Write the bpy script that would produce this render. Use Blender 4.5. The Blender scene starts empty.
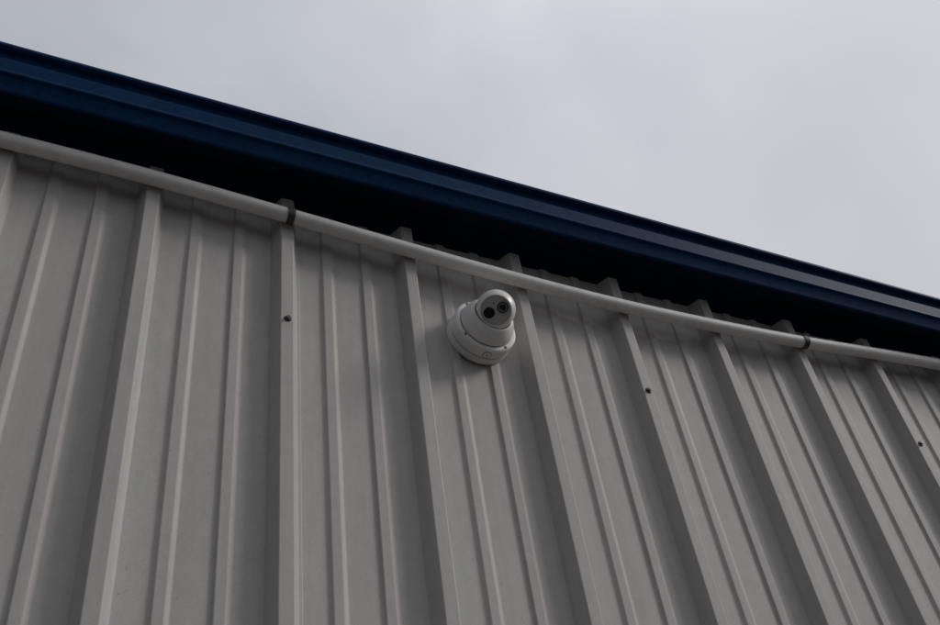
import bpy, math, random
from mathutils import Vector, Matrix, noise
random.seed(4)
scene = bpy.context.scene
EYE = 1.6          # camera height above ground
YR = 1.482         # plane of the major rib tops
RIB = 0.036        # rib height
YP = YR + RIB      # plane of the flat pans
PITCH = 0.306
X0 = 0.122
ZS = EYE + 1.845   # soffit height

# ------------------------------------------------------------------ helpers
def link(o):
    scene.collection.objects.link(o); return o
def empty(name, loc=(0,0,0)):
    e = bpy.data.objects.new(name, None); e.location = loc; e.empty_display_size = .2
    return link(e)
def mesh_obj(name, verts, faces, mat=None, parent=None, smooth=False):
    me = bpy.data.meshes.new(name); me.from_pydata([tuple(v) for v in verts], [], faces); me.update()
    if smooth: me.polygons.foreach_set('use_smooth', [True]*len(me.polygons))
    o = link(bpy.data.objects.new(name, me))
    if mat: me.materials.append(mat)
    if parent: o.parent = parent
    return o
def wn(o):
    m = o.modifiers.new('wn','WEIGHTED_NORMAL'); m.keep_sharp = False; m.weight = 80
def rounded(pts, r, seg=3):
    out = [pts[0]]
    for i in range(1, len(pts)-1):
        p0, p, p1 = Vector(pts[i-1]), Vector(pts[i]), Vector(pts[i+1])
        a, b = p0-p, p1-p
        t = min(r, a.length*.45, b.length*.45)
        A, B = p + a.normalized()*t, p + b.normalized()*t
        for k in range(seg+1):
            s = k/seg
            out.append(tuple(A*(1-s)**2 + p*2*s*(1-s) + B*s*s))
    out.append(pts[-1]); return out
def lathe(name, prof, mat, parent, frame=Matrix(), seg=64, smooth=True, cap=True):
    verts, faces = [], []
    n = len(prof)
    for i in range(seg):
        a = 2*math.pi*i/seg
        for r, z in prof:
            verts.append(frame @ Vector((r*math.cos(a), r*math.sin(a), z)))
    for i in range(seg):
        j = (i+1) % seg
        for k in range(n-1):
            faces.append((i*n+k, j*n+k, j*n+k+1, i*n+k+1))
    if cap:
        faces.append(tuple(i*n for i in range(seg))[::-1])
        faces.append(tuple(i*n+n-1 for i in range(seg)))
    o = mesh_obj(name, verts, faces, mat, parent, smooth)
    if smooth: wn(o)
    return o
def frame_to(loc, z, xhint=Vector((1,0,0))):
    z = Vector(z).normalized(); x = (Vector(xhint) - z*Vector(xhint).dot(z)).normalized(); y = z.cross(x)
    m = Matrix((x, y, z)).transposed().to_4x4(); m.translation = Vector(loc); return m

# ------------------------------------------------------------------ materials
def new_mat(name):
    m = bpy.data.materials.new(name); m.use_nodes = True
    nt = m.node_tree; b = nt.nodes['Principled BSDF']
    return m, nt, b
def node(nt, t, **kw):
    n = nt.nodes.new(t)
    for k, v in kw.items():
        if k in n.inputs: n.inputs[k].default_value = v
        else: setattr(n, k, v)
    return n
def simple(name, col, rough=.5, metal=0, nscale=40, namt=.12, bump=.0, spec=.5):
    m, nt, b = new_mat(name)
    tc = node(nt, 'ShaderNodeTexCoord')
    n = node(nt, 'ShaderNodeTexNoise', Scale=nscale, Detail=4.0)
    nt.links.new(tc.outputs['Object'], n.inputs['Vector'])
    r = node(nt, 'ShaderNodeValToRGB')
    r.color_ramp.elements[0].position = .3; r.color_ramp.elements[1].position = .7
    r.color_ramp.elements[0].color = (*[c*(1-namt) for c in col], 1)
    r.color_ramp.elements[1].color = (*[c*(1+namt) for c in col], 1)
    nt.links.new(n.outputs['Fac'], r.inputs['Fac']); nt.links.new(r.outputs['Color'], b.inputs['Base Color'])
    b.inputs['Roughness'].default_value = rough; b.inputs['Metallic'].default_value = metal
    b.inputs['Specular IOR Level'].default_value = spec
    if bump:
        bp = node(nt, 'ShaderNodeBump', Strength=bump, Distance=.001)
        nt.links.new(n.outputs['Fac'], bp.inputs['Height']); nt.links.new(bp.outputs['Normal'], b.inputs['Normal'])
    return m

def wall_material():
    m, nt, b = new_mat('painted_steel_grey')
    L = nt.links.new
    tc = node(nt, 'ShaderNodeTexCoord')
    def noise_at(scale, sc=(1,1,1), detail=5, rough=.6):
        mp = node(nt, 'ShaderNodeMapping'); mp.inputs['Scale'].default_value = sc
        n = node(nt, 'ShaderNodeTexNoise', Scale=scale, Detail=float(detail), Roughness=rough)
        L(tc.outputs['Object'], mp.inputs['Vector']); L(mp.outputs['Vector'], n.inputs['Vector'])
        return n.outputs['Fac']
    def remap(fac, a, b_, lo, hi):
        r = node(nt, 'ShaderNodeMapRange'); L(fac, r.inputs['Value'])
        r.inputs['From Min'].default_value = a; r.inputs['From Max'].default_value = b_
        r.inputs['To Min'].default_value = lo; r.inputs['To Max'].default_value = hi
        return r.outputs['Result']
    def mul(x, y):
        k = node(nt, 'ShaderNodeMath', operation='MULTIPLY'); L(x, k.inputs[0]); L(y, k.inputs[1]); return k.outputs[0]
    streak = remap(noise_at(30, (1,1,.05), 4), .3, .75, .93, 1.06)
    mott = remap(noise_at(55, (1,1,.6), 5, .75), .3, .7, .94, 1.06)
    gn = noise_at(380, (1,1,1), 2, .8)
    grain = remap(gn, .25, .75, .91, 1.09)
    v = mul(streak, mul(mott, grain))
    col = node(nt, 'ShaderNodeVectorMath', operation='SCALE')
    col.inputs[0].default_value = (.500, .477, .463)
    L(v, col.inputs['Scale'])
    sp = remap(noise_at(150, (1,1,.7), 1, .5), .74, .80, 0, .35)
    mx = node(nt, 'ShaderNodeMix', data_type='RGBA'); L(sp, mx.inputs['Factor'])
    L(col.outputs[0], mx.inputs['A']); mx.inputs['B'].default_value = (.18,.16,.14,1)
    L(mx.outputs['Result'], b.inputs['Base Color'])
    b.inputs['Roughness'].default_value = .6
    b.inputs['Specular IOR Level'].default_value = .22
    bp = node(nt, 'ShaderNodeBump', Strength=.18, Distance=.0005)
    L(gn, bp.inputs['Height']); L(bp.outputs['Normal'], b.inputs['Normal'])
    return m
M_wall = wall_material()
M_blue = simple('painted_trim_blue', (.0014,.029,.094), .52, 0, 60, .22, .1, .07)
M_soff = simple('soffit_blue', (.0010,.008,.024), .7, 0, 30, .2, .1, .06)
M_roof = simple('roof_steel', (.35,.35,.36), .45, 0, 20, .1)
M_pvc = simple('conduit_pvc', (.80,.785,.765), .5, 0, 55, .07, .15)
M_strap = simple('galvanised_strap', (.08,.077,.072), .55, .5, 90, .3, .2)
M_screw = simple('screw_steel', (.14,.125,.115), .5, .5, 300, .35, .2)
M_rubber = simple('rubber_washer', (.04,.04,.04), .8)
M_white = simple('camera_plastic_white', (.84,.83,.81), .34, 0, 90, .03)
M_plate = simple('camera_face_grey', (.52,.51,.50), .4, .0, 200, .06)
M_black = simple('lens_black', (.005,.005,.006), .08, 0, 50, .1, 0, .6)
M_dark = simple('lens_barrel', (.02,.02,.022), .35)
M_seam = simple('seam_dark', (.09,.09,.09), .8)

# ground: asphalt yard
m, nt, b = new_mat('asphalt_yard')
tc = node(nt,'ShaderNodeTexCoord'); n1 = node(nt,'ShaderNodeTexNoise',Scale=90.0,Detail=6.0); n2 = node(nt,'ShaderNodeTexNoise',Scale=.6,Detail=4.0)
nt.links.new(tc.outputs['Object'], n1.inputs['Vector']); nt.links.new(tc.outputs['Object'], n2.inputs['Vector'])
ad = node(nt,'ShaderNodeMath',operation='MULTIPLY'); nt.links.new(n1.outputs['Fac'],ad.inputs[0]); nt.links.new(n2.outputs['Fac'],ad.inputs[1])
rp = node(nt,'ShaderNodeValToRGB'); rp.color_ramp.elements[0].position=.1; rp.color_ramp.elements[1].position=.45
rp.color_ramp.elements[0].color=(.03,.03,.03,1); rp.color_ramp.elements[1].color=(.075,.072,.068,1)
nt.links.new(ad.outputs[0],rp.inputs['Fac']); nt.links.new(rp.outputs['Color'],b.inputs['Base Color']); b.inputs['Roughness'].default_value=.9
bp = node(nt,'ShaderNodeBump',Strength=.6,Distance=.006); nt.links.new(n1.outputs['Fac'],bp.inputs['Height']); nt.links.new(bp.outputs['Normal'],b.inputs['Normal'])
G=1500
mesh_obj('ground', [(-G,-G,0),(G,-G,0),(G,G,0),(-G,G,0)], [(0,1,2,3)], m)

# ------------------------------------------------------------------ building
bld = empty('metal_building')
XL, XR, DEPTH = -7.0, 15.0, 12.0

def profile(u0, u1, phase, lap=True):
    """(u, d) polyline of the ribbed sheet, d = height above the pan"""
    pts = []
    k0 = math.floor((u0-phase)/PITCH)-1; k1 = math.ceil((u1-phase)/PITCH)+1
    for k in range(k0, k1):
        c = phase + k*PITCH
        pts += [(c-.030,0),(c-.0145,RIB),(c+.0145,RIB)]
        if lap and (k-1) % 3 == 0:
            pts += [(c+.0300,.0024),(c+.038,.0022),(c+.0385,0)]
        else:
            pts += [(c+.030,0)]
        for q in (.104,.202):
            cc = c+q
            pts += [(cc-.0140,0),(cc-.0110,.0060),(cc+.0095,.0060),(cc+.0180,0)]
    pts = [p for p in pts if u0 < p[0] < u1]
    pts = [(u0,0)] + pts + [(u1,0)]
    return rounded(pts, .0026, 3)

def sheet(name, prof, fmap, trows, mat, thick=False):
    verts, faces = [], []
    n = len(prof)
    for t in trows:
        for u, d in prof: verts.append(fmap(u, d, t))
    for r in range(len(trows)-1):
        for i in range(n-1):
            a = r*n+i
            faces.append((a, a+1, a+n+1, a+n))
    o = mesh_obj(name, verts, faces, mat, bld, True); wn(o); return o

def wob(u, z):
    return .0016*noise.noise(Vector((u*3.1, z*1.3, 2.0))) + .0007*noise.noise(Vector((u*9, z*3.5, 7.0)))
rows = [0.02 + (ZS+.05-.02)*i/70 for i in range(71)]
sheet('front_wall_panels', profile(XL, XR, X0), lambda u,d,t: (u, YP-d+wob(u,t), t), rows, M_wall)
slope = .12
def gz(v): # roof height profile across depth
    h = min(v, DEPTH-v); return ZS + .10 + slope*max(h,0)
pe = profile(0, DEPTH, .15, False)
sheet('end_wall_panels', pe, lambda u,d,t: (XR+d, YP+u, t*gz(u)), [0.006,.5,1], M_wall)
sheet('end_wall_panels_far', pe, lambda u,d,t: (XL-d, YP+u, t*gz(u)), [0.006,.5,1], M_wall)
sheet('rear_wall_panels', profile(XL, XR, X0, False), lambda u,d,t: (u, YP+DEPTH+d, t), [.02, ZS+.05], M_wall)
pr = profile(XL-.12, XR+.12, X0, False)
hd = DEPTH/2
sheet('roof_panels', pr, lambda u,d,t: (u, YP-.13+t*(hd+.13), ZS+.128+d*.8+slope*t*hd), [0,1], M_roof)
sheet('roof_panels_rear', pr, lambda u,d,t: (u, YP+DEPTH+.13-t*(hd+.13), ZS+.128+d*.8+slope*t*hd), [0,1], M_roof)

def box(name, lo, hi, mat, parent):
    x0,y0,z0 = lo; x1,y1,z1 = hi
    v = [(x,y,z) for x in (x0,x1) for y in (y0,y1) for z in (z0,z1)]
    f = [(0,1,3,2),(4,6,7,5),(0,4,5,1),(2,3,7,6),(0,2,6,4),(1,5,7,3)]
    o = mesh_obj(name, v, f, mat, parent); bv = o.modifiers.new('b','BEVEL'); bv.width=.0015; bv.segments=2; return o
for nm, x in (('corner_trim_a', XL),('corner_trim_b', XR)):
    for yy in (YP, YP+DEPTH):
        box(nm, (x-.05, yy-.045, .01), (x+.05, yy+.045, ZS-.002), M_blue, bld)
box('foundation_curb', (XL, YP+.01, -.2), (XR, YP+.2, .05), simple('concrete',(.32,.31,.3),.9), bld)

# eave gutter with rolled lip: profile (outward from rib plane, height above soffit)
gp = [(.085,.128),(.110,.134),(.127,.136),(.132,.131),(.132,.122),(.126,.117),(.117,.115),
      (.112,.109),(.111,.098),(.119,.092),(.123,.086),(.118,.052),(.124,.047),(.124,.038),(.116,.034),
      (.106,.012),(.102,.002),(.096,0.0)]
gp = rounded(gp, .0025, 2)
def extr(name, prof, xs, mat, jitter=0):
    verts, faces = [], []; n = len(prof)
    for x in xs:
        for (o_, h) in prof:
            w = jitter*noise.noise(Vector((x*1.1, h*20, 1.0)))
            verts.append((x, YR-o_+w, ZS+h+w*.6))
    for i in range(len(xs)-1):
        for k in range(n-1):
            faces.append((i*n+k, i*n+k+1, (i+1)*n+k+1, (i+1)*n+k))
    o = mesh_obj(name, verts, faces, mat, bld, True); wn(o); return o
xs = [XL-.15 + (XR-XL+.3)*i/220 for i in range(221)]
extr('eave_gutter', gp, xs, M_blue, .0012)
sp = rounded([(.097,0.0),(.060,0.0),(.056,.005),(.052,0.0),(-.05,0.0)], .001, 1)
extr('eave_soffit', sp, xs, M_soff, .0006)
# rear gutter
box('rear_gutter', (XL-.15, YP+DEPTH+.04, ZS), (XR+.15, YP+DEPTH+.16, ZS+.126), M_blue, bld)

# screws
def hexscrew(name, x, y, z, parent, s=1.0, washer=True):
    fr = frame_to((x,y,z), (random.uniform(-.06,.06),-1,random.uniform(-.06,.06)))
    if washer:
        lathe(name+'_washer', [(0.0082*s,0),(.0082*s,.0016*s),(.0066*s,.0026*s)], M_rubber, parent, fr, 20)
    pr_ = [(.0066*s,.0024*s),(.0066*s,.0034*s),(.0047*s,.0036*s),(.0047*s,.0078*s),(.0040*s,.0086*s)]
    o = lathe(name, pr_, M_screw, parent, fr, 6, smooth=False)
for k in range(-20, 46):
    if (k-1) % 3 == 0:
        for zz in (EYE+1.447, EYE+.50, EYE-.45, .25):
            hexscrew('panel_screw', X0+k*PITCH+.002+random.uniform(-.002,.002), YR+.0006, zz+random.uniform(-.003,.003), bld)

# ------------------------------------------------------------------ conduit pipe
pipe = empty('conduit_pipe', (0,0,0))
PR = .0180
YC = YR-PR-.0025
base = [(-.2,1.787),(.108,1.780),(.428,1.760),(.70,1.741),(.969,1.724),(1.321,1.714),(1.653,1.722),(1.963,1.739),(2.537,1.785)]
left = [(-6.6,1.79),(-5.2,1.78),(-4.2,1.76),(-3.2,1.775),(-2.2,1.78),(-1.1,1.775),(-.6,1.785)]
right = [(3.2,1.80),(3.8,1.79),(4.8,1.77),(6.0,1.79),(7.5,1.77),(9,1.785),(11,1.77),(13,1.78),(14.6,1.785)]
P = left+base+right
def cr(p0,p1,p2,p3,t):
    return tuple(.5*((2*p1[i])+(-p0[i]+p2[i])*t+(2*p0[i]-5*p1[i]+4*p2[i]-p3[i])*t*t+(-p0[i]+3*p1[i]-3*p2[i]+p3[i])*t**3) for i in (0,1))
path=[]
for i in range(1,len(P)-2):
    for s in range(10): path.append(cr(P[i-1],P[i],P[i+1],P[i+2],s/10))
path.append(P[-2])
for _ in range(6):
    path = [path[0]]+[tuple((path[i-1][j]+2*path[i][j]+path[i+1][j])/4 for j in (0,1)) for i in range(1,len(path)-1)]+[path[-1]]
verts,faces=[],[]; SEG=32
for i,(x,z) in enumerate(path):
    a=path[max(i-1,0)]; c=path[min(i+1,len(path)-1)]
    t=Vector((c[0]-a[0],0,c[1]-a[1])).normalized(); up=Vector((0,1,0)).cross(t)*-1
    for k in range(SEG):
        an=2*math.pi*k/SEG
        verts.append(Vector((x,YC,EYE+z))+Vector((0,1,0))*PR*math.cos(an)+up*PR*math.sin(an))
for i in range(len(path)-1):
    for k in range(SEG):
        j=(k+1)%SEG; faces.append((i*SEG+k,i*SEG+j,(i+1)*SEG+j,(i+1)*SEG+k))
mesh_obj('pipe_run', verts, faces, M_pvc, pipe, True)
def pz(x):
    for a,b_ in zip(path,path[1:]):
        if a[0]<=x<=b_[0]: return a[1]+(b_[1]-a[1])*(x-a[0])/(b_[0]-a[0])
    return 1.78
def strap(k):
    x = X0+k*PITCH; z = EYE+pz(x)
    W=.0085; T=.0018
    R=PR+.0012
    pts=[]
    for i in range(17):
        an = math.radians(-62-  (i*236/16))     # angle measured from +Y (wall side)
        pts.append((YC+R*math.cos(an), z+R*math.sin(an)))
    pts.append((YR-.004, z+R+.0035)); pts.append((YR-.0015, z+R+.007)); pts.append((YR-.0015, z+R+.026))
    v,f=[],[]
    n=len(pts)
    for i,(y,zz) in enumerate(pts):
        a=pts[max(i-1,0)]; c=pts[min(i+1,n-1)]
        t=Vector((c[0]-a[0],c[1]-a[1])).normalized(); nn=Vector((-t.y,t.x))
        for sx in (-W,W):
            for s in (0,T):
                v.append((x+sx, y+nn.x*s, zz+nn.y*s))
    for i in range(n-1):
        a=i*4; b2=a+4
        f+=[(a,a+2,b2+2,b2),(a+1,b2+1,b2+3,a+3),(a,b2,b2+1,a+1),(a+2,a+3,b2+3,b2+2)]
    f+=[(0,1,3,2),((n-1)*4,(n-1)*4+2,(n-1)*4+3,(n-1)*4+1)]
    mesh_obj('pipe_strap', v, f, M_strap, pipe)
    hexscrew('strap_screw', x, YR-.004, z+R+.017, pipe, 1.0, False)
for k in (-19,-14,-9,-4,1,6,11,16,21,26,31,36,41):
    strap(k)

# ------------------------------------------------------------------ security camera (turret on deep junction base)
sc = empty('security_camera', (.902, YP-.0062, EYE+1.533)); sc.rotation_euler = (math.pi/2,0,0)
# local: x = along wall, y = up, z = away from wall
lathe('junction_base', rounded([(.0,0),(.079,0),(.079,.018),(.0772,.0195),(.0772,.0212),(.079,.0227),(.079,.047),(.075,.051),(.058,.052),(0,.052)],.0012,2), M_white, sc, seg=96, cap=False)
lathe('base_seam', [(.0774,.0196),(.0777,.0203),(.0774,.0210)], M_seam, sc, seg=96, cap=False)
lathe('turret_collar', rounded([(.0660,.0525),(.0660,.060),(.0640,.069),(.059,.079),(.0535,.087),(.0495,.0915),(.0470,.0915),(.0455,.083),(.03,.07)],.002,2), M_white, sc, seg=96, cap=False)
lathe('collar_shadow_gap', [(.0667,.0516),(.0669,.0526),(.0655,.0530)], M_seam, sc, seg=96, cap=False)
for a in (35,125,215,305):
    A=math.radians(a); c=(.0722*math.cos(A), .0722*math.sin(A), .0507)
    lathe('base_screw', [(.0034,0),(.0034,.0012),(.0026,.0018),(.0012,.0018),(.001,.0006),(0.0001,.0006)], M_screw, sc, frame_to(c,(0,0,1)), 16)
# cable knock-out plug on the underside
fr = frame_to((-.002,-.0767,.0340),(-.026,-1,0))
lathe('knockout_plug', [(.0095,0),(.0095,.0032),(.0090,.0036),(.0082,.0036),(.0078,.0028),(.0001,.0028)], M_white, sc, fr, 32)
lathe('knockout_outline', [(.0106,.0012),(.0106,.0027),(.0097,.0029)], M_seam, sc, fr, 32, cap=False)
lathe('plug_slot', [(.0018,.0026),(.0018,.0034),(.0001,.0034)], M_seam, sc, fr, 12)
# eyeball
R=.0465; cz=.106
nrm = Vector((-.38,-.76,.56)).normalized()
e1 = Vector((.819,.075,.565))
fb = frame_to((0,0.002,cz), nrm, e1)
FA=54
prof=[]
for i in range(41):
    a = math.radians(180-(180-FA)*i/40)
    prof.append((max(R*math.sin(a),.0001), R*math.cos(a)))
rf=R*math.sin(math.radians(FA)); zf=R*math.cos(math.radians(FA))
prof += [(rf-.0008,zf+.0012),(rf-.0020,zf+.0014),(rf-.0028,zf+.0006),(rf-.0032,zf-.002)]
lathe('camera_ball', prof, M_white, sc, fb, 72, cap=False)
lathe('camera_face', [(rf-.0030,zf-.0022),(rf-.005,zf-.0008),(.0001,zf+.0004)], M_plate, sc, fb, 64, cap=False)
def ff(x,y,z=0.0): return frame_to(fb @ Vector((x,y,zf+z)), nrm, e1)
# lens (right) and infrared lamp (left)
lathe('lens_barrel', [(.0132,-.001),(.0132,.0022),(.0120,.0030),(.0108,.0024),(.0098,.0006)], M_dark, sc, ff(.0172,.003), 40, cap=False)
lathe('lens_ring', [(.0098,.0010),(.0088,.0017),(.0080,.0010)], M_plate, sc, ff(.0172,.003), 40, cap=False)
lathe('lens_glass', [(.0096,.0002),(.0080,.0016),(.0050,.0028),(.0020,.0034),(.0001,.0035)], M_black, sc, ff(.0172,.003), 40, cap=False)
lathe('infrared_lamp', [(.0130,-.001),(.0130,.0014),(.0120,.0020),(.0110,.0012),(.0001,.0016)], M_black, sc, ff(-.0162,-.001), 40, cap=False)
lathe('infrared_die', [(.0016,.0014),(.0014,.0022),(.0001,.0024)], M_dark, sc, ff(-.0162,-.001), 16, cap=False)
lathe('light_sensor', [(.0016,0),(.0016,.001),(.0001,.001)], M_black, sc, ff(.0,.017), 12, cap=False)

# ------------------------------------------------------------------ world + sun
SUN_DIR = Vector((.82,-.40,.60)).normalized()   # towards the (veiled) sun
w = bpy.data.worlds.new('World'); scene.world = w; w.use_nodes = True
nt = w.node_tree; L = nt.links.new
for n_ in list(nt.nodes): nt.nodes.remove(n_)
out = node(nt,'ShaderNodeOutputWorld')
sky = node(nt,'ShaderNodeTexSky', sky_type='NISHITA'); sky.sun_disc=False
sky.sun_elevation = math.asin(SUN_DIR.z); sky.sun_rotation = math.atan2(SUN_DIR.x, SUN_DIR.y)
sky.dust_density = 4
bg1 = node(nt,'ShaderNodeBackground',Strength=.06); L(sky.outputs[0], bg1.inputs['Color'])
tc = node(nt,'ShaderNodeTexCoord')
mp = node(nt,'ShaderNodeMapping'); mp.inputs['Scale'].default_value=(1,1,1.6); L(tc.outputs['Generated'], mp.inputs['Vector'])
n = node(nt,'ShaderNodeTexNoise',Scale=2.1,Detail=4.0,Roughness=.45,Distortion=.3); L(mp.outputs[0], n.inputs['Vector'])
dp = node(nt,'ShaderNodeVectorMath',operation='DOT_PRODUCT'); L(tc.outputs['Generated'], dp.inputs[0]); dp.inputs[1].default_value = Vector((.93,-.15,.05)).normalized()
g = node(nt,'ShaderNodeMapRange'); L(dp.outputs['Value'], g.inputs['Value'])
g.inputs['From Min'].default_value=-1; g.inputs['From Max'].default_value=1; g.inputs['To Min'].default_value=-.80; g.inputs['To Max'].default_value=.72
ad = node(nt,'ShaderNodeMath',operation='ADD'); L(n.outputs['Fac'], ad.inputs[0]); L(g.outputs[0], ad.inputs[1])
rp = node(nt,'ShaderNodeValToRGB'); e = rp.color_ramp.elements
e[0].position=.0; e[0].color=(.16,.172,.195,1)
e[1].position=1.0; e[1].color=(.80,.82,.86,1)
x_ = e.new(.50); x_.color=(.535,.558,.605,1)
L(ad.outputs[0], rp.inputs['Fac'])
# overcast luminance distribution: zenith three times brighter than the horizon
sx = node(nt,'ShaderNodeSeparateXYZ'); L(tc.outputs['Generated'], sx.inputs[0])
el = node(nt,'ShaderNodeMapRange'); L(sx.outputs['Z'], el.inputs['Value'])
el.inputs['From Min'].default_value=0; el.inputs['From Max'].default_value=.85; el.inputs['To Min'].default_value=.34; el.inputs['To Max'].default_value=1
vs = node(nt,'ShaderNodeVectorMath',operation='SCALE'); L(rp.outputs['Color'], vs.inputs[0]); L(el.outputs[0], vs.inputs['Scale'])
bg2 = node(nt,'ShaderNodeBackground',Strength=1.0); L(vs.outputs[0], bg2.inputs['Color'])
mx = node(nt,'ShaderNodeMixShader',Fac=.95); L(bg1.outputs[0], mx.inputs[1]); L(bg2.outputs[0], mx.inputs[2])
L(mx.outputs[0], out.inputs['Surface'])

ld = bpy.data.lights.new('sun','SUN'); ld.energy=1.25; ld.angle=math.radians(16); ld.color=(1,.97,.93)
so = link(bpy.data.objects.new('sun', ld)); so.rotation_euler = SUN_DIR.to_track_quat('Z','Y').to_euler(); so.location=(5,-5,12)

# ------------------------------------------------------------------ camera
up = Vector((-.1251,-.7245,.6779)); xa = Vector((.9068,.1936,.3746)); xa=(xa-up*xa.dot(up)/up.length_squared).normalized(); up.normalize()
ya = up.cross(xa)
right = Vector((xa.x, ya.x, up.x)); down = Vector((xa.y, ya.y, up.y)); fwd = Vector((xa.z, ya.z, up.z))
mat = Matrix((right, -down, -fwd)).transposed().to_4x4(); mat.translation = Vector((0,0,EYE))
cd = bpy.data.cameras.new('Camera'); cam = link(bpy.data.objects.new('Camera', cd)); cam.matrix_world = mat
cd.sensor_width=36; cd.lens=975/940*36; cd.clip_start=.02; cd.clip_end=5000
scene.camera = cam
scene.view_settings.view_transform='Standard'; scene.view_settings.look='None'; scene.view_settings.exposure=0
